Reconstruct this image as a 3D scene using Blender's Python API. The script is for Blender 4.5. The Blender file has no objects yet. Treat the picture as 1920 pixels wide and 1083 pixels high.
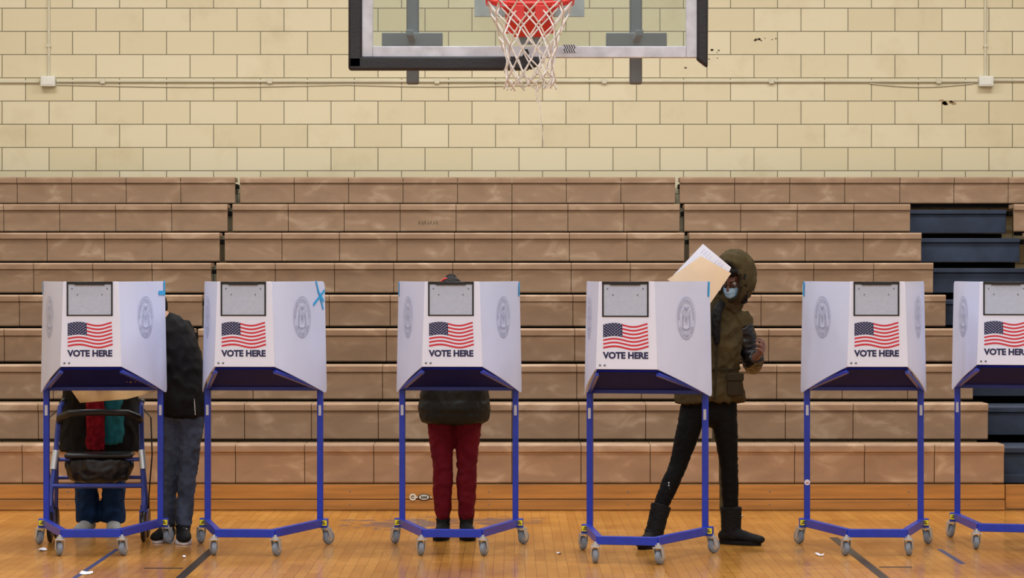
import bpy, bmesh, math, random
from mathutils import Vector, Matrix, noise, Euler
random.seed(7)
C=bpy.context; D=bpy.data; S=C.scene
S.view_settings.view_transform='Standard'
HC=1.52; F=4990.0          # eye height (m) and focal ratio of the lens
def X(px,Y): return (px-960)*Y/F
def Z(py,Y): return HC-(py-530)*Y/F
V=Vector
pi=math.pi
# ---------------------------------------------------------------- materials
def lin(c):
    c=c/255.0
    return c/12.92 if c<=0.04045 else ((c+0.055)/1.055)**2.4
def L(rgb,k=1.0): return tuple(min(1,lin(a)*k) for a in rgb)+(1,)
MATS={}
def mat(name,rgb,rough=.5,metal=0,var=.12,scale=8,bump=0,bscale=60,stretch=(1,1,1),rvar=0,spec=.5,sheen=0):
    if name in MATS: return MATS[name]
    m=D.materials.new(name); m.use_nodes=True; nt=m.node_tree; b=nt.nodes['Principled BSDF']
    N=nt.nodes.new; l=nt.links.new
    tc=N('ShaderNodeTexCoord'); mp=N('ShaderNodeMapping'); mp.inputs['Scale'].default_value=stretch
    l(tc.outputs['Object'],mp.inputs['Vector'])
    n=N('ShaderNodeTexNoise'); n.inputs['Scale'].default_value=scale; n.inputs['Detail'].default_value=5
    l(mp.outputs[0],n.inputs['Vector'])
    mr=N('ShaderNodeMapRange'); mr.inputs['From Min'].default_value=.3; mr.inputs['From Max'].default_value=.7
    l(n.outputs['Fac'],mr.inputs['Value'])
    mx=N('ShaderNodeMix'); mx.data_type='RGBA'
    mx.inputs[6].default_value=L(rgb,1-var); mx.inputs[7].default_value=L(rgb,1+var)
    l(mr.outputs[0],mx.inputs[0]); l(mx.outputs[2],b.inputs['Base Color'])
    b.inputs['Roughness'].default_value=rough; b.inputs['Metallic'].default_value=metal
    b.inputs['Specular IOR Level'].default_value=spec
    if bump:
        n2=N('ShaderNodeTexNoise'); n2.inputs['Scale'].default_value=bscale; n2.inputs['Detail'].default_value=3
        l(mp.outputs[0],n2.inputs['Vector'])
        bp=N('ShaderNodeBump'); bp.inputs['Strength'].default_value=bump; bp.inputs['Distance'].default_value=.01
        l(n2.outputs['Fac'],bp.inputs['Height']); l(bp.outputs[0],b.inputs['Normal'])
    MATS[name]=m; return m
def clearmat(name,tint,a,rough=.05):
    m=D.materials.new(name); m.use_nodes=True; nt=m.node_tree; nt.nodes.clear(); N=nt.nodes.new; l=nt.links.new
    o=N('ShaderNodeOutputMaterial'); t=N('ShaderNodeBsdfTransparent'); g=N('ShaderNodeBsdfPrincipled'); x=N('ShaderNodeMixShader')
    n=N('ShaderNodeTexNoise'); n.inputs['Scale'].default_value=5
    mr=N('ShaderNodeMapRange'); mr.inputs['To Min'].default_value=a*.7; mr.inputs['To Max'].default_value=a*1.3
    l(n.outputs['Fac'],mr.inputs[0]); l(mr.outputs[0],x.inputs[0])
    t.inputs[0].default_value=L(tint); g.inputs['Base Color'].default_value=L((222,228,238)); g.inputs['Roughness'].default_value=rough
    l(t.outputs[0],x.inputs[1]); l(g.outputs[0],x.inputs[2]); l(x.outputs[0],o.inputs[0]); return m

M_white=mat('white_plastic',(207,218,250),.34,var=.04,scale=3)
M_panel=mat('white_panel',(217,226,252),.38,var=.02,scale=3)
M_navy=mat('navy_underside',(14,24,112),.7,var=.15,spec=.05)
M_blue=mat('blue_powder_coat',(24,52,178),.35,var=.1,scale=20)
M_bluelt=mat('light_blue_edge',(110,130,205),.4)
M_cyan=mat('cyan_tape',(24,165,228),.5,var=.08,scale=30)
M_black=mat('black_plastic',(18,18,22),.4,var=.2)
M_grey=mat('grey_steel',(112,118,126),.5,metal=.3,var=.1)
M_chrome=mat('zinc_plated_steel',(200,206,214),.35,metal=.6,var=.05)
M_tire=mat('grey_rubber',(124,136,154),.55)
M_yellow=mat('yellow_sticker',(235,220,30),.5)
M_ink=mat('navy_ink',(24,28,78),.6,var=.03)
M_red=mat('red_ink',(196,40,60),.6,var=.03)
M_seal=mat('grey_seal_ink',(138,143,170),.6,var=.05)
M_clear=clearmat('clear_vinyl',(240,244,248),.3,.2)
M_glass=clearmat('backboard_glass',(238,243,240),.05,.03)
M_rust=mat('dirty_white_steel',(192,200,216),.5,var=.15,scale=14)
M_pad=mat('charcoal_padding',(28,31,40),.55,var=.2,bump=.2)
M_rim=mat('orange_red_steel',(205,50,44),.45,var=.15)
M_cord=mat('white_cord',(206,202,200),.85,var=.25,scale=40)
M_cream=mat('cream_paint',(206,200,176),.5,var=.06)
M_box=mat('white_junction_box',(222,222,212),.5,var=.04)
M_dark=mat('dark_deck_shade',(22,19,18),.9,var=.3,spec=.1)  # deck colour taken near black, paints the shadow gaps between bench rows
M_slate=mat('slate_step',(50,60,78),.7,var=.3,scale=5,spec=.3)
M_manila=mat('manila_paper',(222,198,166),.7,var=.05)
M_env=mat('tan_kraft_paper',(200,160,104),.75,var=.08)
M_paper=mat('white_paper',(226,230,246),.7,var=.03)
M_skin_d=mat('brown_skin',(104,70,57),.5,var=.1,scale=20)
M_skin_l=mat('tan_skin',(188,140,112),.5,var=.1,scale=20)
M_hair=mat('black_hair',(10,9,10),.6,var=.4,scale=60,bump=.6,bscale=90,spec=.2)
M_eye=mat('eye_white',(190,186,180),.2,var=.02)
M_iris=mat('dark_iris',(30,18,12),.2)

# ---------------------------------------------------------------- mesh builder
def frame(T,side=None):
    T=T.normalized()
    a=side if side is not None else (V((0,0,1)) if abs(T.z)<.9 else V((1,0,0)))
    x=a-T*a.dot(T)
    if x.length<1e-5: x=V((0,1,0))-T*T.y
    x.normalize(); return x,T.cross(x).normalized()
class MB:
    def __init__(s): s.v=[];s.f=[];s.m=[]
    def add(s,vs,fs,m=0):
        o=len(s.v); s.v+=[tuple(p) for p in vs]; s.f+=[tuple(i+o for i in f) for f in fs]; s.m+=[m]*len(fs)
    def hexa(s,p,m=0): # bottom 4 ccw, top 4
        s.add(p,[(3,2,1,0),(4,5,6,7),(0,1,5,4),(1,2,6,5),(2,3,7,6),(3,0,4,7)],m)
    def box(s,x0,x1,y0,y1,z0,z1,m=0):
        s.hexa([(x0,y0,z0),(x1,y0,z0),(x1,y1,z0),(x0,y1,z0),(x0,y0,z1),(x1,y0,z1),(x1,y1,z1),(x0,y1,z1)],m)
    def beam(s,p,q,w,h,m=0,up=V((0,0,1))):
        p=V(p);q=V(q);x,y=frame(q-p,up) # x ~up
        a=[];
        for c in (p,q):
            for i,j in ((-1,-1),(1,-1),(1,1),(-1,1)): a.append(c+y*(i*w/2)+x*(j*h/2))
        s.hexa(a,m)
    def tube(s,pts,r,n=8,closed=False,m=0):
        pts=[V(p) for p in pts]; k=len(pts); rr=r if isinstance(r,(list,tuple)) else [r]*k
        vs=[];fs=[];px=None
        for i,p in enumerate(pts):
            if closed: T=pts[(i+1)%k]-pts[i-1]
            else: T=pts[min(i+1,k-1)]-pts[max(i-1,0)]
            x,y=frame(T,px); px=x
            for j in range(n):
                a=2*pi*j/n; vs.append(p+x*(rr[i]*math.cos(a))+y*(rr[i]*math.sin(a)))
        for i in range(k if closed else k-1):
            for j in range(n):
                a=i*n+j;b=i*n+(j+1)%n;c=((i+1)%k)*n+(j+1)%n;d=((i+1)%k)*n+j
                fs.append((a,b,c,d))
        if not closed: fs.append(tuple(range(n))[::-1]); fs.append(tuple(range((k-1)*n,k*n)))
        s.add(vs,fs,m)
    def cyl(s,p,q,r,n=24,m=0): s.tube([p,q],r,n,m=m)
    def torus(s,c,ax,R,r,n=32,k=8,m=0):
        x,y=frame(V(ax)); c=V(c)
        s.tube([c+x*R*math.cos(2*pi*i/n)+y*R*math.sin(2*pi*i/n) for i in range(n)],r,k,True,m)
    def lathe(s,c,ax,prof,n=28,m=0): # prof (r,t)
        x,y=frame(V(ax)); A=V(ax).normalized(); c=V(c); vs=[];fs=[]
        for r,t in prof:
            for j in range(n):
                a=2*pi*j/n; vs.append(c+A*t+x*r*math.cos(a)+y*r*math.sin(a))
        k=len(prof)
        for i in range(k-1):
            for j in range(n): fs.append((i*n+j,i*n+(j+1)%n,(i+1)*n+(j+1)%n,(i+1)*n+j))
        fs.append(tuple(range(n))[::-1]); fs.append(tuple(range((k-1)*n,k*n)))
        s.add(vs,fs,m)
    def ell(s,c,r,R=None,m=0,nu=20,nv=12):
        c=V(c); R=R or Matrix.Identity(3); vs=[];fs=[]
        for i in range(1,nv):
            t=pi*i/nv
            for j in range(nu):
                a=2*pi*j/nu
                vs.append(c+R@V((r[0]*math.sin(t)*math.cos(a),r[1]*math.sin(t)*math.sin(a),r[2]*math.cos(t))))
        o=len(vs); vs.append(c+R@V((0,0,r[2]))); vs.append(c+R@V((0,0,-r[2])))
        for i in range(nv-2):
            for j in range(nu): fs.append((i*nu+j,(i+1)*nu+j,(i+1)*nu+(j+1)%nu,i*nu+(j+1)%nu))
        for j in range(nu):
            fs.append((o,j,(j+1)%nu)); fs.append((o+1,(nv-2)*nu+(j+1)%nu,(nv-2)*nu+j))
        s.add(vs,fs,m)
    def loft(s,rings,side=V((1,0,0)),n=18,sub=4,cap=(0,0),m=0):
        R=[(V(c),rx,ry) for c,rx,ry in rings]; out=[]; k=len(R)
        def cr(a,b,c,d,t): return .5*((2*b)+(c-a)*t+(2*a-5*b+4*c-d)*t*t+(3*b-a-3*c+d)*t**3)
        for i in range(k-1):
            q=[R[max(i-1,0)],R[i],R[i+1],R[min(i+2,k-1)]]
            for j in range(sub):
                t=j/sub; out.append((cr(q[0][0],q[1][0],q[2][0],q[3][0],t),max(.002,cr(q[0][1],q[1][1],q[2][1],q[3][1],t)),max(.002,cr(q[0][2],q[1][2],q[2][2],q[3][2],t))))
        out.append(R[-1])
        if cap[1]:
            c,a,b=out[-1]; T=(c-out[-2][0]).normalized(); h=min(a,b)*cap[1]
            out+=[(c+T*h*.5,a*.86,b*.86),(c+T*h*.87,a*.5,b*.5),(c+T*h,a*.1,b*.1)]
        if cap[0]:
            c,a,b=out[0]; T=(c-out[1][0]).normalized(); h=min(a,b)*cap[0]
            out=[(c+T*h,a*.1,b*.1),(c+T*h*.87,a*.5,b*.5),(c+T*h*.5,a*.86,b*.86)]+out
        vs=[];fs=[];k=len(out)
        for i,(c,a,b) in enumerate(out):
            T=out[min(i+1,k-1)][0]-out[max(i-1,0)][0]
            x,y=frame(T,side)
            for j in range(n):
                t=2*pi*j/n; vs.append(c+x*a*math.cos(t)+y*b*math.sin(t))
        for i in range(k-1):
            for j in range(n): fs.append((i*n+j,i*n+(j+1)%n,(i+1)*n+(j+1)%n,(i+1)*n+j))
        fs.append(tuple(range(n))[::-1]); fs.append(tuple(range((k-1)*n,k*n)))
        s.add(vs,fs,m)
    def rib(s,pts,w,mp,m=0,closed=False): # flat ribbon in 2d mapped to 3d
        k=len(pts)
        for i in range(k if closed else k-1):
            a=V(pts[i]); b=V(pts[(i+1)%k])
            d=(b-a)
            if d.length<1e-6: continue
            d.normalize(); n=V((-d.y,d.x))*w/2; e=d*w*.3
            s.add([mp(*(a-e-n)),mp(*(b+e-n)),mp(*(b+e+n)),mp(*(a-e+n))],[(0,1,2,3)],m)
    def obj(s,name,mats,parent=None,bevel=0,org=None,ang=35):
        me=D.meshes.new(name); o=V(org) if org is not None else V((0,0,0))
        me.from_pydata([tuple(V(p)-o) for p in s.v],[],s.f)
        if not isinstance(mats,(list,tuple)): mats=[mats]
        for q in mats: me.materials.append(q)
        me.polygons.foreach_set('material_index',s.m)
        me.polygons.foreach_set('use_smooth',[True]*len(s.f))
        me.update(); 
        try: me.set_sharp_from_angle(angle=math.radians(ang))
        except Exception: pass
        ob=D.objects.new(name,me); S.collection.objects.link(ob)
        if parent: ob.parent=parent
        if bevel:
            b=ob.modifiers.new('bevel','BEVEL'); b.width=bevel; b.segments=2; b.limit_method='ANGLE'
        return ob
    def vol(s,name,mt,parent=None,voxel=.01,sm=3,wr=None,org=None,quilt=None):
        me=D.meshes.new('t'); me.from_pydata(s.v,[],s.f); ob=D.objects.new('t',me); S.collection.objects.link(ob)
        r=ob.modifiers.new('r','REMESH'); r.mode='VOXEL'; r.voxel_size=voxel
        if sm: q=ob.modifiers.new('s','SMOOTH'); q.factor=.5; q.iterations=sm
        C.view_layer.update(); dg=C.evaluated_depsgraph_get(); nm=D.meshes.new_from_object(ob.evaluated_get(dg)); D.objects.remove(ob)
        nm.name=name
        if wr or quilt:
            new=[]
            for v in nm.vertices:
                p=v.co; d=0
                if wr:
                    amp,fq,st=wr
                    q=V((p.x*st[0],p.y*st[1],p.z*st[2]))*fq
                    a=noise.noise(q+V((3,1,7)))
                    d+=amp*((1-abs(a)*2.6)*.7+noise.noise(q*2.3)*.5-.35)
                if quilt: d+=quilt[0]*(abs(math.sin(p.z*pi/quilt[1]))**.5-.6)
                new.append(p+v.normal*d)
            for v,p in zip(nm.vertices,new): v.co=p
        if org is not None:
            o=V(org)
            for v in nm.vertices: v.co=v.co-o
        nm.materials.clear(); nm.materials.append(mt)
        nm.polygons.foreach_set('use_smooth',[True]*len(nm.polygons)); nm.update()
        o2=D.objects.new(name,nm); S.collection.objects.link(o2)
        if parent: o2.parent=parent
        return o2
def empty(name,loc,rot=0,parent=None,label=None,cat=None,group=None):
    e=D.objects.new(name,None); e.empty_display_size=.1; e.location=loc; e.rotation_euler=(0,0,rot); S.collection.objects.link(e)
    if parent: e.parent=parent
    if label: e['label']=label
    if cat: e['category']=cat
    if group: e['group']=group
    return e
def tag(o,label,cat,group=None):
    o['label']=label; o['category']=cat
    if group: o['group']=group
    return o
def struct(o): o['kind']='structure'; return o
def text2d(body,offset=0):
    cu=D.curves.new('t','FONT'); cu.body=body; cu.size=1; cu.offset=offset; cu.resolution_u=4
    ob=D.objects.new('t',cu); S.collection.objects.link(ob); C.view_layer.update()
    me=D.meshes.new_from_object(ob.evaluated_get(C.evaluated_depsgraph_get()))
    vs=[(v.co.x,v.co.y) for v in me.vertices]; fs=[tuple(p.vertices) for p in me.polygons]
    D.objects.remove(ob); return vs,fs
def copy_tree(o,parent=None):
    n=o.copy(); S.collection.objects.link(n)
    if parent: n.parent=parent
    for c in list(o.children): copy_tree(c,n)
    return n

# ---------------------------------------------------------------- room
WY=23.1
def wall_mat():
    m=D.materials.new('glazed_block_wall'); m.use_nodes=True; nt=m.node_tree; b=nt.nodes['Principled BSDF']; N=nt.nodes.new; l=nt.links.new
    tc=N('ShaderNodeTexCoord'); sp=N('ShaderNodeSeparateXYZ'); l(tc.outputs['Object'],sp.inputs[0])
    bw,bh=.4079,.2015
    ax=N('ShaderNodeMath'); ax.operation='ADD'; ax.inputs[1].default_value=4.222+40*bw; l(sp.outputs['X'],ax.inputs[0])
    az=N('ShaderNodeMath'); az.operation='ADD'; az.inputs[1].default_value=-2.492+40*bh; l(sp.outputs['Z'],az.inputs[0])
    cb=N('ShaderNodeCombineXYZ'); l(ax.outputs[0],cb.inputs[0]); l(az.outputs[0],cb.inputs[1])
    br=N('ShaderNodeTexBrick'); br.offset=.5; br.inputs['Scale'].default_value=1; br.inputs['Brick Width'].default_value=bw; br.inputs['Row Height'].default_value=bh
    br.inputs['Mortar Size'].default_value=.0042; br.inputs['Mortar Smooth'].default_value=.35
    br.inputs['Color1'].default_value=L((220,210,178)); br.inputs['Color2'].default_value=L((211,200,164)); br.inputs['Mortar'].default_value=L((118,110,86))
    l(cb.outputs[0],br.inputs['Vector'])
    n=N('ShaderNodeTexNoise'); n.inputs['Scale'].default_value=2.2; n.inputs['Detail'].default_value=7; n.inputs['Roughness'].default_value=.65; l(tc.outputs['Object'],n.inputs['Vector'])
    cr=N('ShaderNodeValToRGB'); cr.color_ramp.elements[0].position=.25; cr.color_ramp.elements[0].color=(.84,.80,.73,1); cr.color_ramp.elements[1].position=.45; cr.color_ramp.elements[1].color=(1,1,1,1)
    l(n.outputs['Fac'],cr.inputs[0])
    mx=N('ShaderNodeMix'); mx.data_type='RGBA'; mx.blend_type='MULTIPLY'; mx.inputs[0].default_value=.7
    l(br.outputs['Color'],mx.inputs[6]); l(cr.outputs[0],mx.inputs[7])
    l(mx.outputs[2],b.inputs['Base Color'])
    b.inputs['Roughness'].default_value=.42
    bp=N('ShaderNodeBump'); bp.invert=True; bp.inputs['Strength'].default_value=.6; bp.inputs['Distance'].default_value=.006; l(br.outputs['Fac'],bp.inputs['Height']); l(bp.outputs[0],b.inputs['Normal'])
    return m
def floor_mat():
    m=D.materials.new('varnished_maple_floor'); m.use_nodes=True; nt=m.node_tree; b=nt.nodes['Principled BSDF']; N=nt.nodes.new; l=nt.links.new
    tc=N('ShaderNodeTexCoord'); sp=N('ShaderNodeSeparateXYZ'); l(tc.outputs['Object'],sp.inputs[0])
    a1=N('ShaderNodeMath'); a1.operation='ADD'; a1.inputs[1].default_value=40; l(sp.outputs['Y'],a1.inputs[0])
    a2=N('ShaderNodeMath'); a2.operation='ADD'; a2.inputs[1].default_value=40; l(sp.outputs['X'],a2.inputs[0])
    cb=N('ShaderNodeCombineXYZ'); l(a1.outputs[0],cb.inputs[0]); l(a2.outputs[0],cb.inputs[1])
    br=N('ShaderNodeTexBrick'); br.offset=.37; br.offset_frequency=3; br.inputs['Scale'].default_value=1; br.inputs['Brick Width'].default_value=.62; br.inputs['Row Height'].default_value=.057
    br.inputs['Mortar Size'].default_value=.0011; br.inputs['Color1'].default_value=L((208,152,76)); br.inputs['Color2'].default_value=L((192,134,62)); br.inputs['Mortar'].default_value=L((116,74,34))
    l(cb.outputs[0],br.inputs['Vector'])
    n=N('ShaderNodeTexNoise'); n.inputs['Scale'].default_value=1.4; n.inputs['Detail'].default_value=8; n.inputs['Roughness'].default_value=.7; l(tc.outputs['Object'],n.inputs['Vector'])
    cr=N('ShaderNodeValToRGB'); cr.color_ramp.elements[0].position=.3; cr.color_ramp.elements[0].color=(.66,.6,.5,1); cr.color_ramp.elements[1].position=.62; cr.color_ramp.elements[1].color=(1.0,.98,.94,1)
    l(n.outputs['Fac'],cr.inputs[0])
    mx=N('ShaderNodeMix'); mx.data_type='RGBA'; mx.blend_type='MULTIPLY'; mx.inputs[0].default_value=1
    l(br.outputs['Color'],mx.inputs[6]); l(cr.outputs[0],mx.inputs[7])
    # worn blue-grey patches on the varnish
    last=mx.outputs[2]
    for (cx,cy,rx,ry) in ((-.62,16.8,.62,.55),(-.1,17.0,.35,.4)):
        vs=N('ShaderNodeVectorMath'); vs.operation='SUBTRACT'; vs.inputs[1].default_value=(cx,cy,0); l(tc.outputs['Object'],vs.inputs[0])
        vm=N('ShaderNodeVectorMath'); vm.operation='MULTIPLY'; vm.inputs[1].default_value=(1/rx,1/ry,0); l(vs.outputs[0],vm.inputs[0])
        vl=N('ShaderNodeVectorMath'); vl.operation='LENGTH'; l(vm.outputs[0],vl.inputs[0])
        nn=N('ShaderNodeTexNoise'); nn.inputs['Scale'].default_value=9; nn.inputs['Detail'].default_value=6; l(tc.outputs['Object'],nn.inputs['Vector'])
        ad=N('ShaderNodeMath'); ad.operation='MULTIPLY_ADD'; ad.inputs[1].default_value=3.2; l(nn.outputs['Fac'],ad.inputs[0]); l(vl.outputs['Value'],ad.inputs[2])
        th=N('ShaderNodeMapRange'); th.inputs['From Min'].default_value=2.05; th.inputs['From Max'].default_value=2.2; th.inputs['To Min'].default_value=.85; th.inputs['To Max'].default_value=0; l(ad.outputs[0],th.inputs[0])
        m2=N('ShaderNodeMix'); m2.data_type='RGBA'; m2.inputs[7].default_value=L((84,86,98)); l(th.outputs[0],m2.inputs[0]); l(last,m2.inputs[6]); last=m2.outputs[2]
    l(last,b.inputs['Base Color'])
    mr=N('ShaderNodeMapRange'); mr.inputs['To Min'].default_value=.08; mr.inputs['To Max'].default_value=.28; l(n.outputs['Fac'],mr.inputs[0]); l(mr.outputs[0],b.inputs['Roughness'])
    n3=N('ShaderNodeTexNoise'); n3.inputs['Scale'].default_value=7; l(tc.outputs['Object'],n3.inputs['Vector'])
    bp=N('ShaderNodeBump'); bp.inputs['Strength'].default_value=.10; bp.inputs['Distance'].default_value=.01; l(n3.outputs['Fac'],bp.inputs['Height']); l(bp.outputs[0],b.inputs['Normal'])
    return m
M_wall=wall_mat()
b=MB(); b.box(-8,8,-4,WY+.2,-.1,0); struct(b.obj('floor',floor_mat()))
b=MB(); b.box(-8,8,WY,WY+.2,0,6.2); struct(b.obj('wall_back',M_wall))
b=MB(); b.box(-8.2,-8,-4,WY+.2,0,6.2); struct(b.obj('wall_left',M_cream))
b=MB(); b.box(8,8.2,-4,WY+.2,0,6.2); struct(b.obj('wall_right',M_cream))
b=MB(); b.box(-8.2,8.2,-4,WY+.2,6.2,6.4); struct(b.obj('ceiling',mat('ceiling_paint',(212,212,208),.8,var=.04)))

# court lines
def fline(x0,x1,y0,y1,mt,label):
    b=MB(); b.box(x0,x1,y0,y1,0,.0012); tag(b.obj('court_line',mt),label,'floor marking')
M_lb=mat('black_floor_paint',(40,34,34),.4,var=.2); M_lblue=mat('blue_floor_paint',(58,66,110),.4,var=.3,scale=20)
fline(-1.735,-1.685,9,15.3,M_lb,'black painted court line on varnished wood floor')
fline(1.895,1.945,9,15.9,M_lb,'black painted court line on varnished wood floor')
fline(-2.268,-2.24,9,15.2,M_lblue,'worn blue painted court line on wood floor')
fline(2.425,2.455,14.4,15.2,M_lblue,'worn blue painted court line on wood floor')
fline(-1.96,-1.755,14.16,14.2,M_lb,'short black painted lane mark on wood floor')
fline(1.966,2.14,14.22,14.26,M_lb,'short black painted lane mark on wood floor')

# conduit & junction boxes
def conduit(xb):
    r=empty('electrical_conduit',(xb,WY,3.265),label='cream painted vertical conduit ending in white junction box on block wall',cat='electrical conduit')
    b=MB(); b.tube([(0,-.012,.02),(0,-.012,2.934)],.011,10); b.box(-.018,.018,-.026,0,.3,.32); b.box(-.018,.018,-.026,0,1.0,1.02); b.obj('pipe',M_cream,r)
    b=MB(); b.box(-.062,.062,-.075,0,-.045,.045); b.obj('junction_box',M_box,r,bevel=.006)
    b=MB(); b.box(-.045,.045,-.079,-.075,-.03,.03); b.obj('cover_plate',M_box,r,bevel=.002)
conduit(X(92,WY)); conduit(X(1847,WY))
for (xa,xb,z) in ((-7.9,-4.1,3.262),(-3.95,4.04,3.268),(4.17,7.9,3.275)):
    b=MB(); b.tube([(xa,WY-.013,z),(xb,WY-.013,z)],.013,10); x=xa+.4
    while x<xb: b.box(x-.02,x+.02,WY-.03,WY,z-.02,z+.02); x+=1.45
    tag(b.obj('wall_conduit',M_cream),'thin cream conduit running along glazed block wall','electrical conduit')
def droop(x0,x1,z,d,n=12):
    b=MB(); b.tube([(x0+(x1-x0)*i/n,WY-.008,z-d*math.sin(pi*i/n)) for i in range(n+1)],.006,6)
    tag(b.obj('wall_cable',M_cream),'loose cream cable sagging below the wall conduit','cable')
droop(-3.95,-1.4,3.24,.02); droop(-1.4,.2,3.238,.015); droop(3.1,4.0,3.25,.03)
# dark scuffs / chips on the wall
M_scuff=mat('dark_paint_chip',(92,76,54),.8)
M_smudge=mat('brown_smudge',(158,132,96),.8)
def scuff(px,py,w,h,n,mt=M_scuff,k2=1):
    b=MB(); 
    for i in range(n):
        cx=X(px,WY)+random.uniform(-w,w); cz=Z(py,WY)+random.uniform(-h,h); r=random.uniform(.005,.015)*k2; k=7
        b.add([(cx+r*random.uniform(.6,1.6)*math.cos(2*pi*j/k),WY-.002,cz+r*random.uniform(.4,.9)*math.sin(2*pi*j/k)) for j in range(k)],[tuple(range(k))[::-1]])
    o=tag(b.obj('paint_chips',mt),'small dark chipped paint marks on cream block wall','wall mark'); o['kind']='stuff'
scuff(1435,73,.1,.02,8); scuff(1310,110,.18,.08,12); scuff(1775,192,.06,.02,9,M_smudge,1.6)

# ---------------------------------------------------------------- bleachers
def bench_mat():
    m=D.materials.new('moulded_brown_plastic'); m.use_nodes=True; nt=m.node_tree; b=nt.nodes['Principled BSDF']; N=nt.nodes.new; l=nt.links.new
    tc=N('ShaderNodeTexCoord'); mp=N('ShaderNodeMapping'); mp.inputs['Rotation'].default_value=(0,.7,0); mp.inputs['Scale'].default_value=(1,1,2.0); l(tc.outputs['Object'],mp.inputs[0])
    n=N('ShaderNodeTexNoise'); n.inputs['Scale'].default_value=4.0; n.inputs['Detail'].default_value=6; n.inputs['Distortion'].default_value=.7; l(mp.outputs[0],n.inputs['Vector'])
    cr=N('ShaderNodeValToRGB'); e=cr.color_ramp.elements; e[0].position=.3; e[0].color=L((152,122,96)); e[1].position=.76; e[1].color=L((198,170,142))
    q=e.new(.56); q.color=L((166,135,107))
    l(n.outputs['Fac'],cr.inputs[0]); l(cr.outputs[0],b.inputs['Base Color']); b.inputs['Roughness'].default_value=.5
    n2=N('ShaderNodeTexNoise'); n2.inputs['Scale'].default_value=150; l(tc.outputs['Object'],n2.inputs['Vector'])
    bp=N('ShaderNodeBump'); bp.inputs['Strength'].default_value=.25; bp.inputs['Distance'].default_value=.003; l(n2.outputs['Fac'],bp.inputs['Height']); l(bp.outputs[0],b.inputs['Normal'])
    return m
M_bench=bench_mat()
M_kick=mat('varnished_wood_board',(180,124,60),.35,var=.25,scale=3,stretch=(.5,1,9))
HR=[2.418-.2473*k for k in range(9)]; YR=[22.6-.6*k for k in range(9)]
def PRk(k):
    d=.226+.0038*k if k<8 else .262
    return [(.008,0),(.25,0),(.25,-.035),(.05,-.035),(.05,-d+.004),(.03,-d),(.022,-d+.01),(.018,-.07),(.014,-.056),(.002,-.05),(0,-.01)]
def bleacher(x0,x1,label,row0=None,mod=.4617,kick=True):
    cx=(x0+x1)/2; r=empty('bleacher_section',(cx,YR[8],0),label=label,cat='bleachers',group='bleacher sections along the wall')
    for k in range(9):
        a,bb=(x0,x1)
        if k>0 and row0 is not None: a=row0
        y=YR[k]-YR[8]; h=HR[k]; PR=PRk(k)
        b=MB(); nm=max(1,round((bb-a)/mod)); w=(bb-a)/nm
        for i in range(nm):
            xa=a+i*w+.0018-cx; xb=a+(i+1)*w-.0018-cx; n=len(PR)
            vs=[(xa,y+p[0],h+p[1]) for p in PR]+[(xb,y+p[0],h+p[1]) for p in PR]
            fs=[tuple(range(n)),tuple(range(n,2*n))[::-1]]+[(j,j+n,(j+1)%n+n,(j+1)%n) for j in range(n)]
            b.add(vs,fs)
        b.obj('bench',M_bench,r,bevel=.003)
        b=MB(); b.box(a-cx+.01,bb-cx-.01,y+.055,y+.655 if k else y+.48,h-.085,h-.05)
        b.box(a-cx+.01,bb-cx-.01,y+.055,y+.08,h-.26,h-.085)  # near-black strip behind the bench face, painted shade for the row gap
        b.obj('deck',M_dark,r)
    if kick:
        b=MB(); a=row0 if row0 else x0
        b.box(a-cx,x1-cx,.0,.03,.075,.172); b.box(a-cx,x1-cx,-.006,.03,.003,.07); b.obj('kick_board',M_kick,r,bevel=.003)
        x=a+.3
        while x<x1: 
            for z in (.04,.125):
                b=MB(); b.ell((0,0,0),(.006,.004,.006),nu=8,nv=6); o=b.obj('bolt',M_grey,r); o.location=(x-cx,-.004 if z<.1 else .001,z)
            x+=.93
    return r
bleacher(-6.06,-2.352,'brown moulded plastic bleacher benches rising in nine rows against wall')
cen=bleacher(-2.314,1.388,'brown plastic bleacher benches with orange wooden kick board, nine rows')
bleacher(1.424,3.296,'brown plastic bleacher benches ending at a dark stepped aisle')
bleacher(3.2962,5.6,'brown plastic bleacher benches beyond the dark stepped aisle',row0=4.15)
# scribble scratched on a bench of row two
b=MB(); gx=X(785,22)+.463; gz=Z(420,22)
def gm(a,c): return (gx+a,YR[1]-YR[8]+.013,gz+c)
for i in range(7):
    o=i*.024; b.rib([(o,0),(o+.003,.03+.004*(i%2)),(o+.014,.02),(o+.004,.014),(o+.017,-.002)] if i%2==0 else [(o,0),(o+.008,.028),(o+.016,0),(o+.004,.011)],.0024,gm)
b.obj('scratched_scribble',M_scuff,cen)
# aisle steps
r=empty('aisle_steps',(3.72,YR[8],0),label='dark slate stepped aisle between bleacher sections',cat='stairs')
for k in range(1,9):
    b=MB(); y=YR[k]-YR[8]; h=HR[k]
    b.box(-.415,.42,y+.28,y+.9,h-.075,h-.04,0); b.box(-.415,.42,y+.30,y+.34,h-.235,h-.075,0); b.box(-.415,.42,y+.5,y+.53,h-.36,h-.235,1)
    b.obj('step',[M_slate,M_dark],r,bevel=.004)
b=MB(); b.box(-.415,.42,.02,.05,.01,.17); b.obj('kick_board',M_kick,r)
b=MB(); b.box(-.415,.42,.2,.6,.17,.22); b.box(-.415,.42,.28,.3,0,.17); b.obj('step',M_slate,r)
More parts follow.
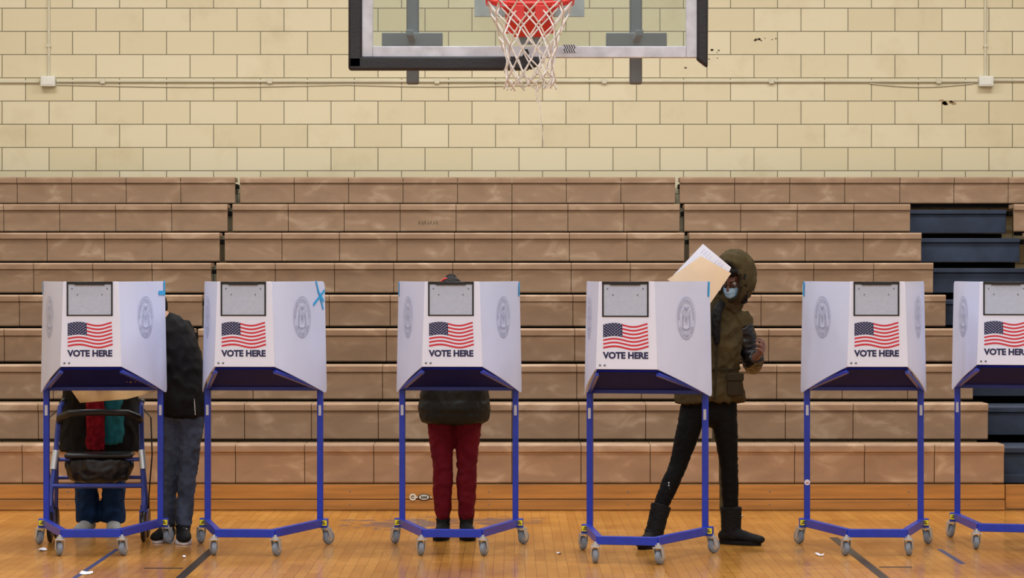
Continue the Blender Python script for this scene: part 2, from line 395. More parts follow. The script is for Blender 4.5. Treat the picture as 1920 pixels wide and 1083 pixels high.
# maker's plate on kick board
b=MB(); x=X(795,17.78); z=Z(932,17.78)
b.box(x-.08,x+.05,17.79,17.796,z-.004,z+.004,0)
b.torus((x-.075,17.79,z),(0,1,0),.018,.006,20,6,0)
pts=[(x+.042*math.cos(t),z+.022*math.sin(t)) for t in [2*pi*i/24 for i in range(24)]]
b.add([(p[0],17.79,p[1]) for p in pts]+[(x+(p[0]-x)*.8,17.786,z+(p[1]-z)*.75) for p in pts],[(i,(i+1)%24,24+(i+1)%24,24+i) for i in range(24)],1)
b.add([(x+(p[0]-x)*.8,17.786,z+(p[1]-z)*.75) for p in pts],[tuple(range(24))],0)
for i in range(4): b.box(x-.02+i*.011,x-.013+i*.011,17.783,17.786,z-.008,z+.008,1)
tag(b.obj('maker_plate',[M_box,M_black]),'small white oval plate and ring on wooden kick board','sign')

# ---------------------------------------------------------------- basketball hoop
BY=14.5; BX=.095
hoop=empty('basketball_hoop',(BX,BY,2.68),label='glass basketball backboard with dark padding, orange rim and frayed white net',cat='basketball hoop')
bz=2.68
bb_=empty('backboard',(0,0,0),parent=hoop)
HW=.915; zb=2.745-bz; zt=zb+1.07
b=MB(); b.box(-HW+.05,HW-.05,-.006,.006,zb+.05,zt-.05); b.obj('glass_pane',M_glass,bb_)
b=MB(); 
b.box(-HW,-HW+.062,-.02,.025,zb,zt); b.box(HW-.062,HW,-.02,.025,zb,zt); b.box(-HW+.062,HW-.062,-.02,.025,zb,zb+.062); b.box(-HW+.062,HW-.062,-.02,.025,zt-.062,zt)
b.obj('frame',M_rust,bb_,bevel=.004)
b=MB(); b.box(-HW-.07,-HW+.005,-.035,.04,zb-.06,zt)
b.box(-HW-.07,.0,-.035,.04,zb-.068,zb+.006)
b.hexa([(0,-.033,zb-.068),(.07,-.033,zb-.03),(.07,.036,zb-.03),(0,.036,zb-.068),(0,-.033,zb+.006),(.07,-.033,zb+.004),(.07,.036,zb+.004),(0,.036,zb+.006)])
b.obj('edge_padding',M_pad,bb_,bevel=.012)
b=MB(); b.hexa([(HW-.005,-.035,zb-.01),(HW+.055,-.035,zb-.055),(HW+.055,.04,zb-.055),(HW-.005,.04,zb-.01),(HW-.005,-.035,zt),(HW+.062,-.035,zt),(HW+.062,.04,zt),(HW-.005,.04,zt)]); b.obj('edge_padding',M_pad,bb_,bevel=.012)
def zebra(cx,cz,w,h):
    b=MB(); b.box(cx-w,cx+w,-.024,-.0205,cz-h,cz+h,0)
    for i in range(5):
        x=cx-w+.012+i*(2*w-.02)/5
        for q in range(3):
            z0=cz-h+2*h*q/3; z1=z0+2*h/3; s=(.007 if q%2 else -.004)
            b.add([(x-s,-.0245,z0),(x-s+.006,-.0245,z0),(x+s+.006,-.0245,z1),(x+s,-.0245,z1)],[(0,1,2,3)],1)
    b.obj('zebra_sticker',[M_rust,M_black],bb_)
zebra(X(1068,BY)-BX,Z(92,BY)-bz,.042,.022); zebra(X(985,BY)-BX,Z(103,BY)-bz,.024,.03)
for sx in (X(774,15)-BX,X(1192,15)-BX):
    b=MB(); b.beam((sx,.5,Z(158,15)-bz),(sx,.5,6.2-bz),.07,.07,up=V((0,1,0))); b.obj('support_post',M_grey,hoop,bevel=.01)
    b=MB(); b.box(sx-.17,sx+.17,.40,.465,.165,.24); b.box(sx-.02,sx+.02,.02,.41,.19,.22); b.obj('mounting_bracket',M_grey,hoop,bevel=.004)
RZ=3.025-bz; RYc=-.38
rim=empty('rim',(0,0,0),parent=hoop)
b=MB(); b.torus((0,RYc,RZ),(0,0,1),.229,.0095,48,10)
b.tube([(-.12,-.02,RZ-.02),(-.2,-.27,RZ-.01)],.009); b.tube([(.12,-.02,RZ-.02),(.2,-.27,RZ-.01)],.009)
b.tube([(-.09,-.03,RZ-.14),(-.13,-.2,RZ-.01)],.009); b.tube([(.09,-.03,RZ-.14),(.13,-.2,RZ-.01)],.009)
for i in range(12):
    a=2*pi*i/12+.26; b.torus((.229*math.cos(a),RYc+.229*math.sin(a),RZ-.018),(math.cos(a+1.57),math.sin(a+1.57),0),.012,.003,10,5)
b.obj('ring',M_rim,rim)
b=MB(); b.box(-.13,.13,-.045,-.02,RZ-.15,RZ+.06); b.box(-.1,-.03,-.18,-.04,RZ-.1,RZ-.01); b.box(.03,.1,-.18,-.04,RZ-.1,RZ-.01)
b.hexa([(-.09,-.05,RZ-.17),(.09,-.05,RZ-.17),(.09,-.03,RZ-.17),(-.09,-.03,RZ-.17),(-.12,-.15,RZ-.01),(.12,-.15,RZ-.01),(.12,-.03,RZ-.01),(-.12,-.03,RZ-.01)])
b.obj('bracket',M_rim,rim,bevel=.004)
b=MB(); b.box(-.3,.3,.007,.03,RZ-.055,RZ+.1); b.box(-.06,.06,.03,.1,RZ-.2,RZ+.1); b.obj('back_plate',M_rust,rim,bevel=.003)
b=MB(); K=9
prof=[(0,.227),(.06,.205),(.12,.18),(.18,.158),(.24,.142),(.30,.13),(.36,.128),(.41,.132),(.45,.128)]
for i in range(12):
    for d in (-1,1):
        pts=[]
        for k in range(K):
            a=2*pi*i/12+.26+d*k*pi/12; dz,rr=prof[k]
            j=V((random.uniform(-1,1),random.uniform(-1,1),random.uniform(-1,1)))*(.002+.0018*k)
            pts.append(V((rr*math.cos(a),RYc+rr*math.sin(a),RZ-.02-dz))+j)
        b.tube(pts,.0045,6)
b.tube([(.045,RYc-.1,RZ-.46),(.05,RYc-.1,RZ-.55),(.06,RYc-.1,RZ-.68),(.075,RYc-.1,RZ-.79)],.0025,5)
b.tube([(.035,RYc-.1,RZ-.44),(.03,RYc-.1,RZ-.5),(.04,RYc-.1,RZ-.56)],.004,5)
b.obj('net',M_cord,hoop)

# ---------------------------------------------------------------- voting booth
DH=.35
def W(sd,u,v,off=0):
    fb=V((sd*.17,-DH,1.053)); ft=V((sd*.152,-DH,1.527)); ob=V((sd*.366,DH,.875)); ot=V((sd*.353,DH,1.53))
    p=(fb*(1-u)+ob*u)*(1-v)+(ft*(1-u)+ot*u)*v
    n=V((sd*.96,-.28,0)).normalized()
    p+=n*(math.sin(pi*u)*.012+off)
    return p
def build_booth():
    r=empty('voting_booth',(0,0,0))
    yf=-DH
    # front panel
    b=MB(); t=.005
    b.hexa([(-.17,yf-t,1.053),(.17,yf-t,1.053),(.17,yf,1.053),(-.17,yf,1.053),(-.152,yf-t,1.527),(.152,yf-t,1.527),(.152,yf,1.527),(-.152,yf,1.527)])
    b.obj('front_panel',M_panel,r,bevel=.0015)
    for sd in (-1,1):
        b=MB(); us=[0,.1,.2,.3,.4,.5,.6,.7,.8,.9,.95,.975,.99,1]; vs=[];fs=[]
        def vv(u,top):
            e=max(0,(u-.95)/.05); c=.045*(1-math.sqrt(max(0,1-e*e)))
            return 1-c if top else c
        for off in (0,-.004):
            for u in us:
                a,c=vv(u,0),vv(u,1)
                for k in range(5): vs.append(W(sd,u,a+(c-a)*k/4,off))
        n=len(us)
        for s0,flip in ((0,sd<0),(n*5,sd>0)):
            for i in range(n-1):
                for k in range(4):
                    f=(s0+i*5+k,s0+(i+1)*5+k,s0+(i+1)*5+k+1,s0+i*5+k+1); fs.append(f[::-1] if flip else f)
        for i in range(n-1):
            for k in (0,4): fs.append((i*5+k,(i+1)*5+k,n*5+(i+1)*5+k,n*5+i*5+k))
        for k in range(4): fs.append(((n-1)*5+k,(n-1)*5+k+1,n*5+(n-1)*5+k+1,n*5+(n-1)*5+k))
        b.add(vs,fs); sp=b.obj('side_panel',M_white,r,ang=60)
        # seal
        b=MB(); c0=W(sd,.5,.5); 
        dU=(W(sd,.55,.5)-W(sd,.45,.5)); dU.z=0; dU.normalize(); dU*=sd
        nrm=V((sd*.96,-.28,0)).normalized()
        cc=V((c0.x,c0.y,1.325))+nrm*.0035
        def mp(a,bb): return cc+dU*a+V((0,0,1))*bb
        circ=lambda R,n=40:[(R*math.cos(2*pi*i/n),R*math.sin(2*pi*i/n)) for i in range(n)]
        b.rib(circ(.117),.0028,mp,closed=True); b.rib(circ(.111),.0012,mp,closed=True); b.rib(circ(.086),.0018,mp,closed=True)
        for txt,top,span in (('BOARD OF ELECTIONS',1,3.3),('CITY OF NEW YORK',0,2.2)):
            tv,tf=text2d(txt,.01); w=max(p[0] for p in tv); vs=[]
            for (x,y) in tv:
                q=(x/w-.5)*span
                if top: R=.0905+y*.021; a=pi/2-q
                else: R=.1065-y*.021; a=-pi/2+q
                vs.append(mp(R*math.cos(a),R*math.sin(a)))
            b.add(vs,tf)
        sh=[(-.024,.028),(.024,.028),(.024,-.005),(.018,-.024),(0,-.038),(-.018,-.024),(-.024,-.005)]
        b.rib(sh,.0022,mp,closed=True)
        b.rib([(-.018,.02),(.014,-.02)],.004,mp); b.rib([(.018,.02),(-.014,-.02)],.004,mp); b.rib([(0,.022),(0,-.03)],.0015,mp); b.rib([(-.02,0),(.02,0)],.0015,mp)
        for e in (-1,1): # supporters
            b.rib([(e*.045,.03),(e*.043,.0),(e*.047,-.03),(e*.04,-.045)],.006,mp); b.rib([(e*.045,.012),(e*.03,.005)],.003,mp); b.rib([(e*.045,.014),(e*.058,-.01),(e*.056,-.045)],.0025,mp)
            b.rib([(e*(.045+.006*math.cos(t)),.038+.006*math.sin(t)) for t in (0,1.2,2.5,3.8,5.1)],.003,mp,closed=True)
            b.rib([(0,.045),(e*.012,.056),(e*.03,.062),(e*.024,.05),(e*.008,.042)],.004,mp)
        b.rib([(0,.036),(0,.064)],.005,mp); b.rib([(-.06,-.05),(-.03,-.06),(0,-.063),(.03,-.06),(.06,-.05)],.005,mp); b.rib([(-.05,-.062),(-.02,-.072),(.02,-.072),(.05,-.062)],.0018,mp)
        b.obj('seal_emblem',M_seal,sp)
    # pocket
    pk=empty('document_pocket',(0,0,0),parent=r)
    y=yf-t; x0,x1,z0,z1=-.134,.121,1.336,1.522
    b=MB()
    b.box(x0,x0+.009,y-.004,y,z0,z1); b.box(x1-.009,x1,y-.004,y,z0,z1); b.box(x0,x1,y-.004,y,z0,z0+.007); b.box(x0,x1,y-.006,y,z1-.010,z1+.005)
    b.box(x0+.045,x1-.045,y-.010,y-.004,z1-.014,z1+.003)
    b.obj('frame',M_black,pk,bevel=.001)
    b=MB(); b.box(x0+.006,x1-.006,y-.0026,y-.0016,z0+.005,z1-.008); b.obj('clear_sleeve',M_clear,pk)
    for px_,pz in ((x0+.06,1.455),(x1-.06,1.455),(x0+.03,1.488),(x1-.03,1.488)):
        b=MB(); b.cyl((px_,y,pz),(px_,y-.005,pz),.0028,10); b.obj('rivet',M_black,pk)
    # flag
    b=MB(); fx0,fx1=-.128,.115; zt_,zb_=1.296,1.165; fw=fx1-fx0; fh=zt_-zb_; yy=y-.0012
    def wv(u): return .011*math.sin(2*pi*(u*1.15-.02))*(.6+.4*u)
    def fp(u,v,o=0): return V((fx0+fw*u+.006*(1-v)*u, yy-o, zb_+fh*v+wv(u)))
    def patch(u0,u1,v0,v1,m,o=0,n=16):
        vs=[];
        for i in range(n+1):
            u=u0+(u1-u0)*i/n; vs+= [fp(u,v0,o),fp(u,v1,o)]
        b.add(vs,[(2*i,2*i+2,2*i+3,2*i+1) for i in range(n)],m)
    patch(0,1,0,1,1)
    for i in range(7):
        v1=1-(2*i)/13; patch(0,1,v1-1/13,v1,0,.0004)
    patch(0,.43,6/13,1,2,.0008)
    for rI in range(9):
        cnt=6 if rI%2==0 else 5
        for cI in range(cnt):
            u=.035+.072*cI+(0 if cnt==6 else .036); v=1-.035-rI*(7/13-.06)/8.4
            c=fp(u,v,.0012); k=10
            b.add([(c.x+(.0033 if j%2==0 else .0014)*math.sin(pi*j/5),c.y,c.z+(.0033 if j%2==0 else .0014)*math.cos(pi*j/5)) for j in range(k)],[tuple(range(k))[::-1]],1)
    b.obj('flag_emblem',[M_red,M_panel,M_ink],r,ang=180)
    b=MB(); tv,tf=text2d('VOTE HERE',.048); xs=[p[0] for p in tv]; ys=[p[1] for p in tv]
    vs=[(-.131+.250*(p[0]-min(xs))/(max(xs)-min(xs)),yy,1.109+.038*(p[1]-min(ys))/(max(ys)-min(ys))) for p in tv]
    b.add(vs,tf); b.obj('lettering',M_ink,r)
    for xx in (-.146,-.12):
        b=MB(); b.lathe((xx,y,1.074),(0,-1,0),[(.006,0),(.006,.002),(.003,.004)],12); b.obj('bolt',M_grey,r)
    # writing surface
    b=MB()
    b.hexa([(-.165,yf+.004,1.038),(.165,yf+.004,1.038),(.335,DH-.005,.912),(-.335,DH-.005,.912),(-.165,yf+.004,1.052),(.165,yf+.004,1.052),(.335,DH-.005,.926),(-.335,DH-.005,.926)])
    b.obj('writing_surface',M_navy,r,bevel=.002)
    b=MB(); b.beam((-.335,DH-.005,.905),(.335,DH-.005,.905),.024,.024); b.beam((-.335,DH-.01,.9),(-.165,yf+.02,1.026),.02,.02); b.beam((.335,DH-.01,.9),(.165,yf+.02,1.026),.02,.02)
    b.obj('top_rail',M_blue,r,bevel=.002)
    for sd in (-1,1):
        b=MB(); b.beam((sd*.33,DH-.02,.9),(sd*.33,DH-.02,.125),.034,.034,up=V((1,0,0))); b.obj('leg',M_blue,r,bevel=.003)
        b=MB(); b.box(sd*.33-.008,sd*.33+.008,DH-.0385,DH-.0365,.75,.81); b.obj('label_strip',M_rust,r)
        b=MB(); b.box(sd*.352-.02,sd*.352+.02,DH-.052,DH-.045,.112,.142,0); b.box(sd*.352-.012,sd*.352+.012,DH-.0525,DH-.052,.12,.126,1); b.box(sd*.352-.005,sd*.352+.005,DH-.0525,DH-.052,.129,.137,1); b.obj('caution_sticker',[M_yellow,M_black],r)
    b=MB()
    zb=.125
    b.beam((-.34,DH-.01,zb),(-.155,yf+.02,zb),.035,.046); b.beam((.34,DH-.01,zb),(.155,yf+.02,zb),.035,.046); b.beam((-.165,yf+.02,zb),(.165,yf+.02,zb),.035,.046)
    b.box(-.375,-.32,DH-.045,DH+.01,.098,.15); b.box(.32,.375,DH-.045,DH+.01,.098,.15)
    b.obj('base_bar',M_blue,r,bevel=.003)
    for (cx,cy,an) in ((-.365,DH-.02,.5),(.365,DH-.02,-.6),(-.172,yf,.25),(.172,yf,-.3)):
        ca=empty('caster',(cx,cy,0),an,parent=r)
        b=MB(); b.lathe((-.015,0.02,.041),(1,0,0),[(.012,-.002),(.032,0),(.039,.004),(.041,.015),(.039,.026),(.032,.03),(.012,.032)],24); b.obj('wheel',M_tire,ca)
        b=MB(); b.lathe((-.019,0.02,.041),(1,0,0),[(.004,0),(.016,.001),(.022,.003),(.022,.035),(.016,.037),(.004,.038)],16)
        for s2 in (-1,1):
            b.hexa([(s2*.023-.0015,.008,.033),(s2*.023+.0015,.008,.033),(s2*.023+.0015,.032,.033),(s2*.023-.0015,.032,.033),(s2*.023-.0015,-.014,.093),(s2*.023+.0015,-.014,.093),(s2*.023+.0015,.02,.093),(s2*.023-.0015,.02,.093)])
        b.box(-.025,.025,-.02,.022,.09,.096); b.cyl((0,0,.094),(0,0,.108),.018,16); b.cyl((0,0,.1),(0,0,.118),.008,12)
        b.obj('fork',M_chrome,ca)
    return r
def tape(r,pieces,w=.024):
    for sd,pts in pieces:
        b=MB()
        # strip in metres: a along wing (m from outer edge inward), z height
        def mp(a,z):
            u=1-a/.73; 
            lo=W(sd,u,0); hi=W(sd,u,1); v=(z-lo.z)/(hi.z-lo.z); return W(sd,u,v,.004)
        b.rib(pts,w,mp); b.obj('tape',M_cyan,r)
booth0=build_booth()
info=[
 (-2.362,15.17,.05,'white voting booth on blue wheeled frame, folding walker behind it'),
 (-1.466,15.17,-.065,'white voting booth on blue wheeled frame, cyan tape cross on wing'),
 (-.321,15.17,-.035,'white voting booth with flag sign, person in dark red trousers behind'),
 (.695,14.73,-.215,'white voting booth turned slightly, woman in olive parka behind it'),
 (2.042,15.17,-.02,'unoccupied white voting booth on blue wheeled frame'),
 (2.90,15.48,-.24,'unoccupied white voting booth near the stepped bleacher aisle')]
booths=[]
for i,(x,y,a,lb) in enumerate(info):
    o=booth0 if i==0 else copy_tree(booth0)
    o.location=(x,y,0); o.rotation_euler=(0,0,a); tag(o,lb,'voting booth','voting booths in a row'); booths.append(o)
tape(booths[0],[(1,[(.02,1.525),(.02,1.455)]),(1,[(.02,1.462),(.12,1.462)]),(-1,[(.03,1.515),(.03,1.46)])])
tape(booths[1],[(1,[(.015,1.475),(.19,1.395)]),(1,[(.145,1.528),(.04,1.37)]),(1,[(.03,1.415),(.12,1.475)])],.016)
tape(booths[2],[(1,[(.02,1.515),(.03,1.45)]),(-1,[(.03,1.52),(.03,1.45)])])
tape(booths[3],[(1,[(.02,1.52),(.03,1.45)])])
tape(booths[4],[(-1,[(.03,1.52),(.03,1.45)])])
b=MB(); b.lathe((-.33,DH-.038,.36),(0,-1,0),[(.017,0),(.017,.001)],20,0); b.box(-.338,-.322,DH-.0405,DH-.039,.354,.359,1); b.obj('round_sticker',[M_paper,M_red],booths[4])

# ---------------------------------------------------------------- people helpers
def Rm(yaw,pitch,roll=0):
    return (Matrix.Rotation(yaw,3,'Z')@Matrix.Rotation(pitch,3,'X')@Matrix.Rotation(roll,3,'Y'))
def add_head(b,c,R,neck):
    c=V(c)
    def e(p,r,rr=None): b.ell(c+R@V(p),r,R if rr is None else R@rr)
    e((0,.012,.03),(.075,.093,.083)); e((0,-.022,-.03),(.06,.064,.072)); e((0,-.052,-.085),(.026,.024,.02))
    e((0,-.03,-.068),(.05,.045,.035))
    e((0,-.076,.028),(.046,.014,.009)); 
    b.loft([(c+R@V((0,-.084,.018)),.008,.008),(c+R@V((0,-.098,-.005)),.010,.010),(c+R@V((0,-.106,-.022)),.014,.012)],cap=(1,1),n=10)
    e((.013,-.094,-.024),(.009,.010,.008)); e((-.013,-.094,-.024),(.009,.010,.008))
    e((0,-.084,-.048),(.023,.011,.006)); e((0,-.082,-.058),(.020,.011,.007))
    for s in (-1,1):
        e((s*.035,-.060,-.018),(.022,.020,.018)); e((s*.078,.012,-.004),(.008,.018,.030)); 
    b.loft([(V(neck),.062,.058),(V(neck).lerp(c,.45)+R@V((0,.012,0)),.052,.052),(c+R@V((0,.02,-.05)),.055,.058)],cap=(.4,0))
def eyes(root,c,R,org):
    for s in (-1,1):
        b=MB(); p=V(c)+R@V((s*.031,-.0745,.006)); b.ell(p,(.0125,.0125,.0125),R,0,14,10); b.ell(p+R@V((0,-.0085,0)),(.006,.0055,.006),R,1,10,8)
        b.obj('eye',[M_eye,M_iris],root,org=org)
def add_hand(b,w,d,pn,curl=.5,side=1,spread=.06,sc=1.0):
    w=V(w); d=V(d).normalized(); pn=V(pn); pn=(pn-d*pn.dot(d)).normalized(); sd=d.cross(pn)*side
    b.loft([(w-d*.02*sc,.026*sc,.022*sc),(w+d*.02*sc,.032*sc,.019*sc),(w+d*.06*sc,.041*sc,.016*sc),(w+d*.088*sc,.041*sc,.013*sc)],side=sd,cap=(.5,.8),n=16)
    ln=[.074,.084,.078,.062]
    for i in range(4):
        off=(1.5-i)*.0205*sc
        p=w+d*(.083-(abs(1.3-i)*.004))*sc+sd*off; dirv=(d+sd*((1.5-i)*spread)).normalized(); pts=[p-dirv*.012]; rr=[.0095*sc]; a=0
        pts.append(p); rr.append(.0092*sc)
        for s,f in enumerate((.46,.31,.23)):
            a+=curl*(.75 if s==0 else 1.0)
            q=(dirv*math.cos(a)+pn*math.sin(a)); p=p+q*ln[i]*sc*f; pts.append(p); rr.append((.0086,.0078,.0066)[s]*sc)
        b.tube(pts,rr,10); b.ell(p,(rr[-1],)*3,nu=10,nv=8)
    p=w+d*.022*sc+sd*.026*sc; dv=(d*.72+sd*.62+pn*.3).normalized(); pts=[p-dv*.015*sc]; rr=[.013*sc]; pts.append(p+dv*.02*sc); rr.append(.0125*sc)
    p=p+dv*.02*sc
    dv2=(d*.9+sd*.2+pn*.45).normalized(); p=p+dv2*.032*sc; pts.append(p); rr.append(.0098*sc)
    dv3=(d*.85-sd*.05+pn*.6).normalized(); p=p+dv3*.024*sc; pts.append(p); rr.append(.008*sc)
    b.tube(pts,rr,10); b.ell(p,(rr[-1],)*3,nu=10,nv=8)
def body(root,J,R,skin,org,hands,k=1.0):
    b=MB(); sdv=(V(J['shr'])-V(J['shl'])).normalized()
    b.loft([(J['pel'],.15*k,.10*k),(J['waist'],.12*k,.09*k),(J['chest'],.145*k,.10*k),(V(J['chest']).lerp(V(J['neck']),.7),.11*k,.075*k),(J['neck'],.06*k,.055*k)],side=sdv,cap=(.6,.3))
    add_head(b,J['head'],R,J['neck'])
    for s in 'lr':
        sh,el,wr=V(J['sh'+s]),V(J['el'+s]),V(J['wr'+s])
        b.loft([(V(J['chest']).lerp(sh,.6)+V((0,0,.04)),.05,.05),(sh,.052*k,.052*k),(sh.lerp(el,.5),.045*k,.045*k),(el,.038*k,.038*k)],cap=(.5,.6),n=14)
        b.loft([(el,.038*k,.038*k),(el.lerp(wr,.3),.038*k,.038*k),(wr,.026*k,.024*k)],cap=(.6,.4),n=14)
        h,kn,an=V(J['hip'+s]),V(J['kn'+s]),V(J['an'+s])
        b.loft([(h+V((0,0,.03)),.074*k,.08*k),(h.lerp(kn,.4),.064*k,.068*k),(kn,.046*k,.048*k)],cap=(.5,.5),n=16)
        b.loft([(kn,.046*k,.048*k),(kn.lerp(an,.3),.044*k,.048*k),(an,.034*k,.036*k)],cap=(.5,.5),n=16)
        f=V(J['f'+s]).normalized(); a0=V((an.x,an.y,.05))
        b.loft([(a0-f*.04,.028,.028),(a0+f*.05,.034,.026),(a0+f*.13-V((0,0,.012)),.036,.02)],side=f.cross(V((0,0,1))),cap=(.6,.8),n=14)
    for (s,d,pn,cu,side) in hands: add_hand(b,J['wr'+s],d,pn,cu,side)
    return b.vol('body',skin,root,voxel=.0048,sm=3,org=org)
def footwear(root,an,f,org,name,mt,solemt,shaft=.12,L_=.265,w=.046,laces=False,shr=.05):
    an=V(an); f=V(f).normalized(); sv=f.cross(V((0,0,1))).normalized(); g=V((an.x,an.y,0))
    b=MB()
    b.loft([(g-f*.055+V((0,0,.045)),.034,.034),(g+V((0,0,.055)),.040,.045),(g+f*.07+V((0,0,.05)),w*.93,.036),(g+f*.135+V((0,0,.04)),w,.028),(g+f*(L_-.075)+V((0,0,.034)),w*.8,.022)],side=sv,cap=(.7,.9),n=18)
    b.loft([(g+V((0,0,.04)),shr*.85,shr*1.0),(g+V((0,0,.1)),shr*.85,shr),(g+V((0,0,shaft)),shr,shr*1.08)],side=sv,n=18)
    o=b.vol(name,mt,root,voxel=.0065,sm=3,org=org,wr=(.0025,22,(1,1,1.6)))
    b=MB(); n=28; out=[]
    for i in range(n):
        t=2*pi*i/n; c=math.cos(t); s=math.sin(t); lx=(L_/2)*c+ (L_/2-.075); ww=w*(1.0+.08*c)*(1 if c>-.2 else .86)
        out.append(g+f*lx+sv*(ww*s*1.05))
    b.add([p+V((0,0,.001)) for p in out]+[p+V((0,0,.024)) for p in out],[tuple(range(n))[::-1],tuple(range(n,2*n))]+[(i,(i+1)%n,n+(i+1)%n,n+i) for i in range(n)])
    b.obj('sole',solemt,o,org=org,bevel=.003)
    if laces:
        b=MB()
        for i in range(5):
            p=g+f*(.06+.018*i)+V((0,0,.088-.006*i)); b.tube([p-sv*.022-V((0,0,.006)),p,p+sv*.022-V((0,0,.006))],.0022,6)
        b.tube([g+f*.055+V((0,0,.087)),g+f*.135+V((0,0,.064))],.002,6)
        b.obj('laces',M_paper,o,org=org)
    return o

# ---------------------------------------------------------------- woman in olive parka
M_olive=mat('olive_parka_cloth',(66,56,34),.85,var=.2,scale=14,bump=.35,bscale=100,spec=.15)
M_olive2=mat('olive_lining',(44,37,24),.85,spec=.15)
M_leather=mat('black_leather',(14,14,17),.36,var=.2,bump=.3,bscale=50,spec=.45)
M_legging=mat('black_leggings',(9,9,11),.8,var=.2,spec=.15)
M_boot=mat('black_boot_suede',(18,18,21),.75,var=.2,bump=.3,spec=.2)
M_solek=mat('black_sole',(16,16,18),.8,spec=.2)
Y=15.47; org=V((1.13,Y,0))
wo=empty('person',org,label='woman in hooded olive parka and face mask holding ballot papers, striding',cat='person')
J=dict(pel=(1.145,Y,.87),waist=(1.155,Y,1.02),chest=(1.18,Y,1.22),neck=(1.225,Y-.01,1.40),head=(1.290,Y-.05,1.550),
 shl=(1.045,Y,1.305),shr=(1.335,Y,1.305),ell=(.925,Y-.03,1.09),wrl=(.905,Y-.17,1.385),elr=(1.40,Y+.03,1.045),wrr=(1.405,Y-.19,1.10),
 hipl=(1.07,Y,.82),hipr=(1.225,Y,.82),knl=(.965,Y-.05,.47),knr=(1.262,Y+.0,.46),anl=(.812,Y-.14,.13),anr=(1.275,Y+.02,.10),fl=(-.45,-1,0),fr=(1,-.55,0))
R=Rm(-.55,.55,.06)
body(wo,J,R,M_skin_d,org,[('l',(.12,-.1,1),(.8,.6,0),.55,1),('r',(.35,-.75,.5),(-.7,-.2,.4),.75,-1)],.94)
eyes(wo,J['head'],R,org)
b=MB()
b.loft([((1.148,Y,.825),.205,.15),((1.148,Y,.9),.2,.148),((1.155,Y,1.02),.165,.125),((1.17,Y,1.2),.178,.135),((1.187,Y,1.3),.165,.11),((1.21,Y,1.37),.105,.09),((1.23,Y-.01,1.43),.085,.085)],cap=(0,.3),n=28)
b.loft([((1.15,Y,1.28),.08,.08),(J['shl'],.07,.07),(V(J['shl']).lerp(V(J['ell']),.5),.062,.062),(J['ell'],.056,.056)],cap=(0,.6),n=18)
b.loft([(J['ell'],.056,.056),(V(J['ell']).lerp(V(J['wrl']),.5),.052,.052),(V(J['ell']).lerp(V(J['wrl']),.93),.044,.044)],cap=(.6,0),n=18)
b.loft([((1.2,Y,1.27),.08,.08),((1.312,Y,1.315),.070,.070),((1.335,Y,1.27),.066,.068)],cap=(0,.3),n=18)
b.vol('parka',M_olive,wo,.008,2,(.015,13,(1.2,1,.8)),org=org)
b=MB()
b.loft([((1.34,Y,1.27),.064,.064),(V(J['shr']).lerp(V(J['elr']),.55),.060,.062),(J['elr'],.056,.06)],cap=(.3,.7),n=18)
b.loft([(J['elr'],.056,.06),(V(J['elr']).lerp(V(J['wrr']),.5),.052,.052),(V(J['elr']).lerp(V(J['wrr']),.93),.043,.043)],cap=(.7,0),n=18)
b.vol('sleeve',M_leather,wo,.008,2,(.008,20,(1,1,1.4)),org=org)
b=MB(); b.box(1.235,1.335,Y-.150,Y-.128,.955,1.0); b.box(1.24,1.33,Y-.146,Y-.125,.87,.955); b.obj('pocket_flap',M_olive2,wo,bevel=.006,org=org)
b=MB(); b.tube([(1.165+.004*i,Y-.153+.002*i,.84+.07*i) for i in range(8)],.006,6); b.tube([(1.0,Y-.08,1.03),(1.08,Y-.128,1.025),(1.155,Y-.14,1.02),(1.25,Y-.125,1.02),(1.32,Y-.05,1.025)],.006,6); b.obj('zipper',M_olive2,wo,org=org)
# hood
hc=V(J['head'])+V((0,.012,.015)); b=MB(); n=44; ax=R@V((0,-1,.30)); ax.normalize(); hx,hy=frame(ax,V((0,0,1))); rings=[]
TE=.86; NR=22
for i in range(NR+1):
    t=pi-(pi-TE)*i/NR; rg=[]
    for j in range(n):
        a=2*pi*j/n; p=ax*(.150*math.cos(t))+hx*((.140 if math.cos(a)>0 else .165)*math.sin(t)*math.cos(a))+hy*(.110*math.sin(t)*math.sin(a))
        q=hc+p; nn=noise.noise(q*16+V((5,0,0))); rg.append(q+p.normalized()*(.014*(1-abs(nn)*3)-.004)*min(1,math.sin(t)*1.6))
    rings.append(rg)
vs=[p for rg in rings for p in rg]; b.add(vs,[(i*n+j,i*n+(j+1)%n,(i+1)*n+(j+1)%n,(i+1)*n+j) for i in range(NR) for j in range(n)])
hd=b.obj('hood',M_olive,wo,org=org,ang=180); so=hd.modifiers.new('s','SOLIDIFY'); so.thickness=.012; so.offset=0
b=MB(); b.tube(rings[-1],.011,10,True); b.obj('hood_rim',M_olive2,hd,org=org)
b=MB(); b.loft([((1.225,Y,1.38),.10,.1),((1.25,Y,1.43),.098,.1),((1.265,Y,1.475),.088,.09)],cap=(.3,.3),n=24); b.vol('collar',M_olive,wo,.008,2,(.012,18,(1,1,1)),org=org)
